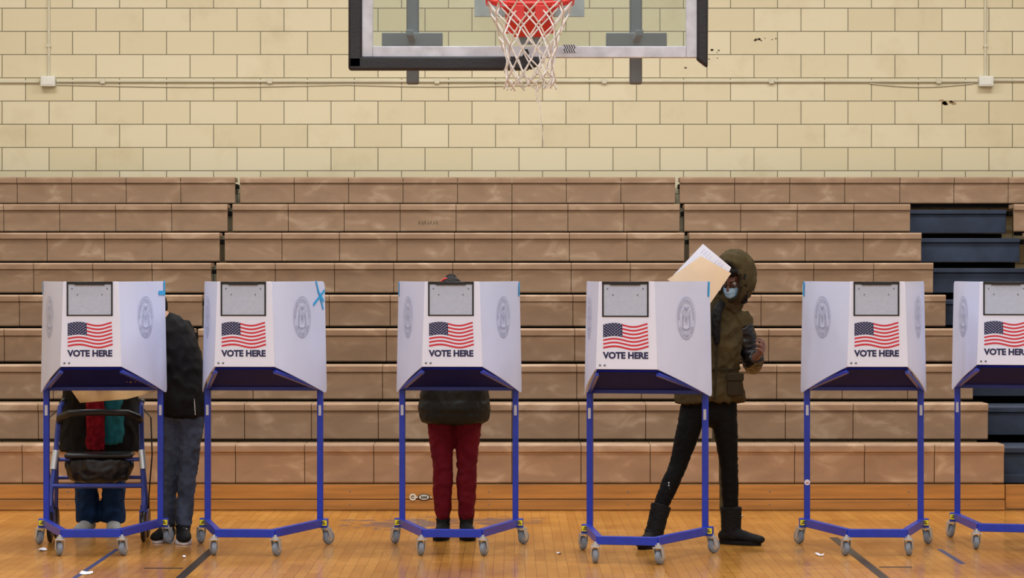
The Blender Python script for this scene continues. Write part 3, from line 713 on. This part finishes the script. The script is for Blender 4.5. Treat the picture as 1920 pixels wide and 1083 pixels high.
# hair
b=MB(); b.ell(V(J['head'])+R@V((0,.02,.038)),(.084,.092,.088),R); b.ell(V(J['head'])+R@V((0,-.055,.078)),(.066,.04,.034),R)
for s in (-1,1): b.loft([(V(J['head'])+R@V((s*.068,-.03,.05)),.022,.034),(V(J['head'])+R@V((s*.074,-.04,-.02)),.021,.034),(V(J['head'])+R@V((s*.06,-.06,-.12)),.022,.022)],cap=(.5,.5))
b.loft([(V(J['head'])+R@V((-.05,-.05,-.1)),.024,.024),((1.185,Y-.14,1.36),.028,.022),((1.175,Y-.155,1.25),.026,.02),((1.18,Y-.15,1.17),.014,.012)],cap=(.5,.5))
b.vol('hair',M_hair,wo,.006,2,(.006,40,(2,2,.5)),org=org)
# mask
M_mask=mat('pale_blue_mask',(150,188,216),.7,var=.04)
b=MB(); n=14; hp=lambda p:V(J['head'])+R@V(p); vs=[]
for j in range(n+1):
    for i in range(n+1):
        u=-1+2*i/n; v=-1+2*j/n
        vs.append(hp((.060*u,-.122+.062*u*u+.014*v*v+.0022*math.sin(v*10)*(1-u*u)+(.006 if v<0 else 0)*abs(v),-.052+.044*v*(1-.22*u*u))))
b.add(vs,[(j*(n+1)+i,j*(n+1)+i+1,(j+1)*(n+1)+i+1,(j+1)*(n+1)+i) for j in range(n) for i in range(n)])
mk=b.obj('face_mask',M_mask,wo,org=org,ang=180); so=mk.modifiers.new('s','SOLIDIFY'); so.thickness=.002
for s in (-1,1):
    b=MB(); b.tube([hp((s*.058,-.064,-.02)),hp((s*.076,-.02,0)),hp((s*.084,.012,.012)),hp((s*.08,.02,-.03)),hp((s*.07,-.03,-.065)),hp((s*.058,-.06,-.085))],.0014,5); b.obj('ear_loop',M_paper,mk,org=org)
b=MB()
for s in (-1,1):
    b.tube([hp((s*.032+.022*math.cos(t),-.098+abs(.022*math.cos(t)*s+.03)*.12,.006+.016*math.sin(t))) for t in [2*pi*i/20 for i in range(20)]],.0013,6,True)
    b.tube([hp((s*.054,-.092,.01)),hp((s*.08,-.03,.012)),hp((s*.085,.01,.008))],.0014,6)
b.tube([hp((-.01,-.1,.01)),hp((0,-.103,.013)),hp((.01,-.1,.01))],.0014,6)
b.obj('glasses',M_black,wo,org=org)
# leggings
b=MB(); b.loft([((1.15,Y,.74),.12,.1),((1.15,Y,.86),.15,.11),((1.15,Y,.95),.13,.1)],cap=(.6,.2),n=24)
for s in 'lr':
    h,kn,an=V(J['hip'+s]),V(J['kn'+s]),V(J['an'+s])
    b.loft([(h+V((0,0,.02)),.082,.088),(h.lerp(kn,.45),.071,.076),(kn,.053,.056),(kn.lerp(an,.3),.052,.056),(kn.lerp(an,.75),.043,.046),(kn.lerp(an,.9),.042,.045)],cap=(.4,.2),n=20)
b.vol('leggings',M_legging,wo,.009,3,(.004,18,(1,1,1.6)),org=org)
footwear(wo,J['anl'],J['fl'],org,'boot',M_boot,M_solek,shaft=.1,shr=.054)
footwear(wo,J['anr'],J['fr'],org,'boot',M_boot,M_solek,shaft=.22,shr=.060)
b=MB(); a=V((.812,Y-.14,.05)); c=V((.812,Y-.14,.13)).lerp(V(J['knl']),.32); b.loft([(a,.056,.060),(a.lerp(c,.5),.054,.058),(c,.060,.062)],side=V((1,0,0)),n=20); b.vol('boot_shaft',M_boot,wo,.0065,2,(.003,22,(1,1,1.6)),org=org)
p0=V((.812,Y-.14,.13)).lerp(V(J['knl']),.60)+V((-.0,-.050,0)); b=MB(); b.box(p0.x-.0012,p0.x+.0012,p0.y,p0.y+.004,p0.z,p0.z+.041)
for i in range(3): b.box(p0.x-.005,p0.x+.004,p0.y-.002,p0.y+.004,p0.z+i*.016,p0.z+i*.016+.005)
b.obj('legging_print',M_rust,wo,org=org)
# papers
def sheet(name,pts,mt,label,cat,th=.0012):
    c=sum((V(p) for p in pts),V())/4; n=(V(pts[1])-V(pts[0])).cross(V(pts[3])-V(pts[0])).normalized()*th
    b=MB(); N=8; P=[V(p) for p in pts]
    def q(u,v): 
        w=(P[0]*(1-u)+P[1]*u)*(1-v)+(P[3]*(1-u)+P[2]*u)*v
        return w+n.normalized()*(.006*math.sin(pi*u)*math.sin(pi*v*.7))
    for o in (V((0,0,0)),n): b.add([q(i/N,j/N)+o for j in range(N+1) for i in range(N+1)],[(j*(N+1)+i,j*(N+1)+i+1,(j+1)*(N+1)+i+1,(j+1)*(N+1)+i) for j in range(N) for i in range(N)])
    o=b.obj(name,mt,org=c,ang=180); o.location=c; return tag(o,label,cat)
yp=Y-.235
def PP(px,py,y): return (X(px,y),y,Z(py,y))
sheet('manila_folder',[PP(1251,524,yp),PP(1332,568,yp-.03),PP(1371,512,yp-.03),PP(1314,480,yp)],M_manila,'manila folder held up in the woman\'s raised hand','folder')
bal=sheet('ballot_sheet',[PP(1262,516,yp+.012),PP(1350,545,yp-.01),PP(1371,501,yp-.01),PP(1318,457,yp+.012)],M_paper,'white ballot sheet held behind the manila folder','paper')
b=MB(); lo=bal.location; A=V(PP(1318,460,yp+.006))-lo; B_=V(PP(1367,501,yp-.016))-lo; Cc=V(PP(1264,512,yp+.004))-lo; dn=(Cc-A).normalized()
for k in range(3):
    for i in range(8):
        p=A.lerp(B_,.10+i*.1)+dn*(.012+.011*k); q=(B_-A).normalized()
        b.add([p,p+q*.006,p+q*.006+dn*.0025,p+dn*.0025],[(0,1,2,3)])
b.obj('printed_marks',M_bluelt,bal)

# ---------------------------------------------------------------- person in dark red trousers
M_puff=mat('dark_olive_puffer',(26,27,22),.6,var=.2,bump=.2,spec=.3)
M_maroon=mat('dark_red_trousers',(94,14,28),.85,var=.2,scale=10,spec=.15)
Y=15.84; x=-.342; org=V((x,Y,0))
pc=empty('person',org,label='person in dark puffer jacket and dark red trousers standing at booth',cat='person')
J=dict(pel=(x,Y,.84),waist=(x,Y,.98),chest=(x,Y-.02,1.14),neck=(x-.01,Y-.05,1.29),head=(x-.02,Y-.10,1.425),
 shl=(x-.17,Y-.02,1.215),shr=(x+.17,Y-.02,1.215),ell=(x-.21,Y-.13,.99),elr=(x+.21,Y-.13,.99),wrl=(x-.13,Y-.345,1.0),wrr=(x+.11,Y-.345,1.0),
 hipl=(x-.085,Y,.80),hipr=(x+.085,Y,.80),knl=(x-.070,Y-.02,.44),knr=(x+.072,Y-.02,.44),anl=(x-.068,Y,.09),anr=(x+.07,Y,.09),fl=(-.12,-1,0),fr=(.12,-1,0))
R=Rm(0,.35)
body(pc,J,R,M_skin_l,org,[('l',(.2,-1,.05),(0,0,-1),.35,-1),('r',(-.2,-1,.05),(0,0,-1),.35,1)],.95)
eyes(pc,J['head'],R,org)
b=MB(); b.loft([((x,Y,.70),.2,.155),((x,Y,.76),.215,.165),((x,Y,.88),.2,.155),((x,Y-.01,1.02),.18,.14),((x,Y-.02,1.14),.19,.135),((x,Y-.03,1.22),.15,.11),((x-.005,Y-.05,1.30),.08,.08)],cap=(.2,.3),n=28)
for s in 'lr':
    b.loft([(V(J['chest'])+V((0,0,.04)),.07,.07),(J['sh'+s],.07,.07),(V(J['sh'+s]).lerp(V(J['el'+s]),.5),.064,.064),(J['el'+s],.058,.058)],cap=(0,.7),n=18)
    b.loft([(J['el'+s],.058,.058),(V(J['el'+s]).lerp(V(J['wr'+s]),.93),.044,.044)],cap=(.7,0),n=18)
b.vol('puffer_jacket',M_puff,pc,.009,3,(.006,16,(1,1,1)),org=org,quilt=(.007,.075))
b=MB(); b.loft([((x,Y,.74),.145,.115),((x,Y,.84),.165,.12),((x,Y,.93),.15,.11)],cap=(.5,.2),n=24)
for s in 'lr':
    h,kn,an=V(J['hip'+s]),V(J['kn'+s]),V(J['an'+s])
    b.loft([(h+V((0,0,.0)),.091,.1),(h.lerp(kn,.45),.078,.084),(kn,.060,.064),(kn.lerp(an,.3),.060,.064),(kn.lerp(an,.8),.050,.053),(kn.lerp(an,1.0)+V((0,0,.05)),.049,.052)],cap=(.4,0),n=20)
b.vol('trousers',M_maroon,pc,.009,3,(.008,15,(1.4,1,1.1)),org=org)
for s in 'lr': footwear(pc,J['an'+s],J['f'+s],org,'shoe',M_boot,M_solek,shaft=.12,shr=.048)
b=MB(); hp=lambda p:V(J['head'])+R@V(p)
b.ell(hp((0,.022,.04)),(.083,.092,.086),R); b.ell(hp((0,.04,.0)),(.078,.08,.09),R); b.ell((x-.02,Y-.06,1.545),(.034,.034,.03)); b.vol('hair',M_hair,pc,.006,2,(.004,40,(1,2,2)),org=org)
b=MB(); b.tube([(x-.085,Y-.1,1.50),(x-.075,Y-.12,1.53),(x-.060,Y-.12,1.543),(x-.04,Y-.12,1.546)],.006,8); b.obj('hair_clip',M_rim,pc,org=org)

# ---------------------------------------------------------------- person behind walker
M_coat=mat('black_coat',(13,13,16),.8,var=.2,spec=.2)
M_teal=mat('teal_shirt',(24,96,108),.8,var=.15,spec=.2)
M_scarf=mat('red_scarf',(120,22,36),.9,var=.3,scale=30,bump=.4,spec=.1)
M_bjean=mat('blue_trousers',(16,42,78),.85,var=.3,scale=14,bump=.2,spec=.2)
Y=16.17; x=-2.50; org=V((x,Y,0))
pa=empty('person',org,label='stooped person in black coat, teal shirt and red scarf behind walker',cat='person')
J=dict(pel=(x,Y,.78),waist=(x,Y-.02,.92),chest=(x,Y-.07,1.06),neck=(x,Y-.15,1.19),head=(x,Y-.23,1.315),
 shl=(x-.18,Y-.1,1.12),shr=(x+.18,Y-.1,1.12),ell=(x-.22,Y-.28,.98),elr=(x+.19,Y-.28,.98),wrl=(x-.10,Y-.50,.99),wrr=(x+.08,Y-.50,.99),
 hipl=(x-.085,Y,.74),hipr=(x+.085,Y,.74),knl=(x-.085,Y-.04,.41),knr=(x+.085,Y-.04,.41),anl=(x-.075,Y,.08),anr=(x+.08,Y,.08),fl=(-.15,-1,0),fr=(.15,-1,0))
R=Rm(0,.5)
body(pa,J,R,M_skin_l,org,[('l',(.1,-1,0),(0,0,-1),.3,-1),('r',(-.1,-1,0),(0,0,-1),.3,1)],.93)
eyes(pa,J['head'],R,org)
b=MB(); b.loft([((x,Y+.01,.50),.25,.14),((x,Y,.72),.245,.15),((x,Y-.02,.88),.22,.15),((x,Y-.07,1.04),.2,.14),((x,Y-.11,1.13),.15,.11),((x,Y-.15,1.2),.08,.08)],cap=(0,.3),n=28)
for s in 'lr':
    b.loft([(V(J['chest'])+V((0,0,.03)),.07,.07),(J['sh'+s],.075,.075),(V(J['sh'+s]).lerp(V(J['el'+s]),.5),.07,.07),(J['el'+s],.06,.06)],cap=(0,.7),n=18)
    b.loft([(J['el'+s],.06,.06),(V(J['el'+s]).lerp(V(J['wr'+s]),.93),.046,.046)],cap=(.7,0),n=18)
b.vol('coat',M_coat,pa,.01,3,(.010,12,(1.2,1,.8)),org=org)
b=MB(); b.loft([((x+.07,Y-.085,.56),.09,.08),((x+.07,Y-.10,.75),.09,.08),((x+.05,Y-.13,.92),.08,.07),((x,Y-.17,1.08),.07,.06)],cap=(.2,.3),n=20); b.vol('shirt',M_teal,pa,.009,3,(.010,16,(1.6,1,.7)),org=org)
b=MB(); b.loft([((x-.005,Y-.175,.52),.058,.018),((x-.0,Y-.195,.75),.058,.02),((x-.01,Y-.22,.95),.045,.022),((x-.02,Y-.225,1.12),.035,.03)],cap=(.2,.3),n=16); b.torus((x,Y-.165,1.17),(0,-.5,1),.075,.03,24,10); b.vol('scarf',M_scarf,pa,.008,2,(.008,25,(2,1,.7)),org=org)
b=MB(); b.loft([((x,Y,.68),.15,.12),((x,Y,.8),.16,.12),((x,Y,.88),.14,.11)],cap=(.5,.2),n=24)
for s in 'lr':
    h,kn,an=V(J['hip'+s]),V(J['kn'+s]),V(J['an'+s])
    b.loft([(h,.088,.1),(h.lerp(kn,.5),.080,.088),(kn,.072,.076),(kn.lerp(an,.4),.070,.074),(an-V((0,0,.01)),.072,.08)],cap=(.4,0),n=20)
b.vol('trousers',M_bjean,pa,.009,3,(.009,14,(1.4,1,.9)),org=org)
M_gshoe=mat('light_grey_shoe',(150,150,150),.6)
for s in 'lr': footwear(pa,J['an'+s],J['f'+s],org,'shoe',M_gshoe,M_paper,shaft=.09)
b=MB(); hp=lambda p:V(J['head'])+R@V(p); b.ell(hp((0,.022,.04)),(.083,.092,.086),R); b.ell(hp((0,.045,-.01)),(.074,.07,.085),R); b.vol('hair',mat('grey_hair',(120,116,112),.7,bump=.5),pa,.006,2,(.004,40,(1,2,2)),org=org)

# ---------------------------------------------------------------- helper in black jacket & jeans
M_jkt=mat('black_jacket_cloth',(10,10,13),.75,var=.2,bump=.15,spec=.2)
M_jean=mat('washed_denim',(60,67,84),.9,var=.4,scale=9,bump=.3,bscale=200,spec=.15)
M_snk=mat('black_sneaker',(14,14,17),.7,spec=.2)
Y=15.74; org=V((-1.95,Y,0))
pb=empty('person',org,label='person in black jacket and jeans bending toward voter with walker',cat='person')
J=dict(pel=(-1.945,Y,.86),waist=(-1.955,Y,1.0),chest=(-2.0,Y,1.17),neck=(-2.07,Y-.01,1.30),head=(-2.155,Y-.04,1.395),
 shl=(-2.10,Y-.12,1.22),shr=(-1.96,Y+.08,1.25),ell=(-2.15,Y-.14,1.03),wrl=(-2.16,Y-.30,1.0),elr=(-1.895,Y-.02,1.02),wrr=(-2.06,Y-.13,1.05),
 hipl=(-2.01,Y+.02,.82),hipr=(-1.885,Y-.01,.82),knl=(-2.02,Y-.01,.46),knr=(-1.905,Y-.05,.46),anl=(-2.035,Y-.02,.09),anr=(-1.93,Y-.12,.09),fl=(-.25,-1,0),fr=(.15,-1,0))
R=Rm(-1.1,.45,0)
body(pb,J,R,M_skin_l,org,[('l',(-.3,-1,-.1),(0,0,-1),.3,1),('r',(-1,-.5,.1),(0,.3,-1),.5,1)],.93)
eyes(pb,J['head'],R,org)
sv=(V(J['shr'])-V(J['shl'])); sv.z=0; sv.normalize(); b=MB()
b.loft([((-1.935,Y,.735),.145,.13),((-1.935,Y,.80),.15,.14),((-1.95,Y,.93),.145,.14),((-1.98,Y,1.1),.14,.135),((-2.025,Y,1.22),.125,.125),((-2.07,Y-.01,1.29),.085,.085)],side=sv,cap=(.15,.3),n=28)
for s in 'lr':
    b.loft([(V(J['chest'])+V((0,0,.03)),.07,.07),(J['sh'+s],.066,.066),(V(J['sh'+s]).lerp(V(J['el'+s]),.5),.060,.060),(J['el'+s],.055,.055)],cap=(0,.7),n=18)
    b.loft([(J['el'+s],.055,.055),(V(J['el'+s]).lerp(V(J['wr'+s]),.93),.042,.042)],cap=(.7,0),n=18)
b.vol('jacket',M_jkt,pb,.009,3,(.010,12,(1.2,1,.8)),org=org)
b=MB(); b.tube([(-1.86,Y-.115,.745),(-1.862,Y-.12,.80),(-1.866,Y-.122,.84)],.003,6); b.obj('zipper',M_chrome,pb,org=org)
b=MB(); b.loft([((-1.945,Y,.74),.12,.11),((-1.945,Y,.84),.13,.12),((-1.95,Y,.94),.12,.11)],cap=(.5,.2),n=24)
for s in 'lr':
    h,kn,an=V(J['hip'+s]),V(J['kn'+s]),V(J['an'+s])
    b.loft([(h,.078,.09),(h.lerp(kn,.5),.070,.078),(kn,.056,.062),(kn.lerp(an,.4),.053,.058),(an-V((0,0,.0)),.046,.052)],cap=(.4,0),n=20)
b.vol('jeans',M_jean,pb,.008,3,(.008,17,(1.4,1,1.2)),org=org)
for s in 'lr': footwear(pb,J['an'+s],J['f'+s],org,'sneaker',M_snk,M_paper,shaft=.09,laces=True)
b=MB(); hp=lambda p:V(J['head'])+R@V(p); b.ell(hp((0,.022,.036)),(.083,.092,.08),R); b.ell(hp((0,.05,-.02)),(.074,.07,.09),R); b.vol('hair',M_hair,pb,.006,2,(.004,40,(1,2,2)),org=org)

# ---------------------------------------------------------------- rollator walker
wk=empty('rollator_walker',(-2.445,15.76,0),.06,label='blue framed rollator walker with black seat, backrest bar and bag',cat='walker')
M_wblue=mat('metallic_blue_tube',(56,70,150),.3,metal=.3,var=.1)
M_bag=mat('black_vinyl_bag',(16,18,22),.35,var=.2,bump=.3,bscale=25)
b=MB()
for s in (-1,1):
    b.tube([(s*.235,.17,.80),(s*.24,.10,.78),(s*.245,.04,.68),(s*.255,-.02,.48),(s*.27,-.10,.30),(s*.272,-.13,.21)],.0155,10)
    b.tube([(s*.25,.0,.50),(s*.262,.10,.33),(s*.272,.17,.14)],.013,10)
    b.tube([(s*.272,-.13,.215),(s*.272,-.13,.17)],.02,10)
    for e in (-1,1): b.box(s*.272+e*.022-.0025,s*.272+e*.022+.0025,-.145,-.10,.08,.18)
    b.box(s*.272-.025,s*.272+.025,-.15,-.1,.175,.185)
b.tube([(-.265,-.09,.325),(.265,-.09,.325)],.014,10); b.tube([(-.25,.0,.475),(.25,.0,.475)],.012,10); b.tube([(-.265,.1,.36),(.265,.1,.36)],.011,8)
b.obj('frame',M_wblue,wk)
b=MB(); b.tube([(-.24,.06,.69),(-.232,.0,.725),(-.17,-.055,.752),(0,-.075,.758),(.17,-.055,.752),(.232,.0,.725),(.24,.06,.69)],.02,12); b.obj('backrest_bar',M_black,wk)
b=MB(); b.box(-.2,.2,-.06,.14,.485,.515); b.obj('seat',M_bag,wk,bevel=.012)
b=MB(); b.loft([((0,.03,.36),.18,.07),((0,.03,.42),.205,.085),((0,.03,.475),.2,.085)],cap=(.4,.2),n=24); b.vol('storage_bag',M_bag,wk,.009,2,(.010,14,(1,1,1)))
for s in (-1,1):
    b=MB(); b.tube([(s*.235,.16,.80),(s*.232,.25,.81)],.019,12); b.ell((s*.232,.255,.81),(.019,.012,.019)); b.obj('hand_grip',M_black,wk)
    b=MB(); b.tube([(s*.235,.22,.775),(s*.235,.15,.765),(s*.24,.13,.78),(s*.30,.06,.72),(s*.31,.03,.5),(s*.285,.10,.25),(s*.28,.17,.14)],.0045,6); b.obj('brake_lever',M_black,wk)
    b=MB(); b.tube([(s*.252,-.02,.53),(s*.264,-.05,.42)],.020,12); b.obj('height_clamp',M_chrome,wk)
    for (yy,wr) in ((-.13,.092),(.17,.092)):
        w=empty('wheel',(s*.272,yy,wr),parent=wk)
        b=MB(); b.lathe((-.014,0,0),(1,0,0),[(.074,0),(.088,.003),(.092,.01),(.092,.018),(.088,.025),(.074,.028)],28); b.obj('tire',M_black,w)
        b=MB(); b.lathe((-.016,0,0),(1,0,0),[(.012,0),(.02,.004),(.074,.008),(.074,.024),(.02,.028),(.012,.032)],20); b.obj('hub',M_tire,w)
# manila envelope resting on the walker
y=15.60
sheet('manila_envelope',[PP(150,755,y),PP(238,748,y),PP(294,733,y+.05),PP(132,729,y+.05)],M_env,'manila envelope resting against the walker below booth shelf','envelope')

# ---------------------------------------------------------------- paper scraps on floor
def scrap(px,py,w,h):
    Yf=HC*F/(py-530); x=X(px,Yf); b=MB(); n=7
    pts=[(w*random.uniform(.6,1)*math.cos(2*pi*i/n),h*random.uniform(.6,1)*math.sin(2*pi*i/n)) for i in range(n)]
    b.add([(p[0],p[1],.0025+random.uniform(0,.012)) for p in pts]+[(0,0,.0025)],[(i,(i+1)%n,n) for i in range(n)])
    o=b.obj('paper_scrap',M_paper); o.location=(x,Yf,0); tag(o,'small torn white paper scrap lying on gym floor','paper scrap','paper scraps on the floor')
for a in ((80,1032,.028,.06),(163,1075,.045,.07),(1536,1041,.03,.05),(1048,1038,.02,.05),(1390,967,.02,.05),(345,1045,.012,.03)): scrap(*a)

# ---------------------------------------------------------------- light
def area(x,y,z,sx,sy,e,col=(.97,.985,1)):
    li=D.lights.new('ceiling_light','AREA'); li.shape='RECTANGLE'; li.size=sx; li.size_y=sy; li.energy=e; li.color=col
    o=D.objects.new('ceiling_light',li); o.location=(x,y,z); S.collection.objects.link(o)
    o['label']='rectangular ceiling light fixture above the gym floor'; o['category']='ceiling light'
for y in (5,10,14.5,19.5):
    for x in (-4.2,0,4.2): area(x,y,6.1,2.4,1.2,130 if y<19 else 140)
w=D.worlds.new('world'); S.world=w; w.use_nodes=True; w.node_tree.nodes['Background'].inputs[0].default_value=(.88,.94,1,1); w.node_tree.nodes['Background'].inputs[1].default_value=.75

# ---------------------------------------------------------------- camera
cd=D.cameras.new('camera'); cam=D.objects.new('camera',cd); S.collection.objects.link(cam)
cam.location=(0,0,HC); cam.rotation_euler=(pi/2,0,0); cd.sensor_width=36; cd.lens=36*F/1920; cd.shift_y=-11.5/1920; cd.clip_end=100
S.camera=cam
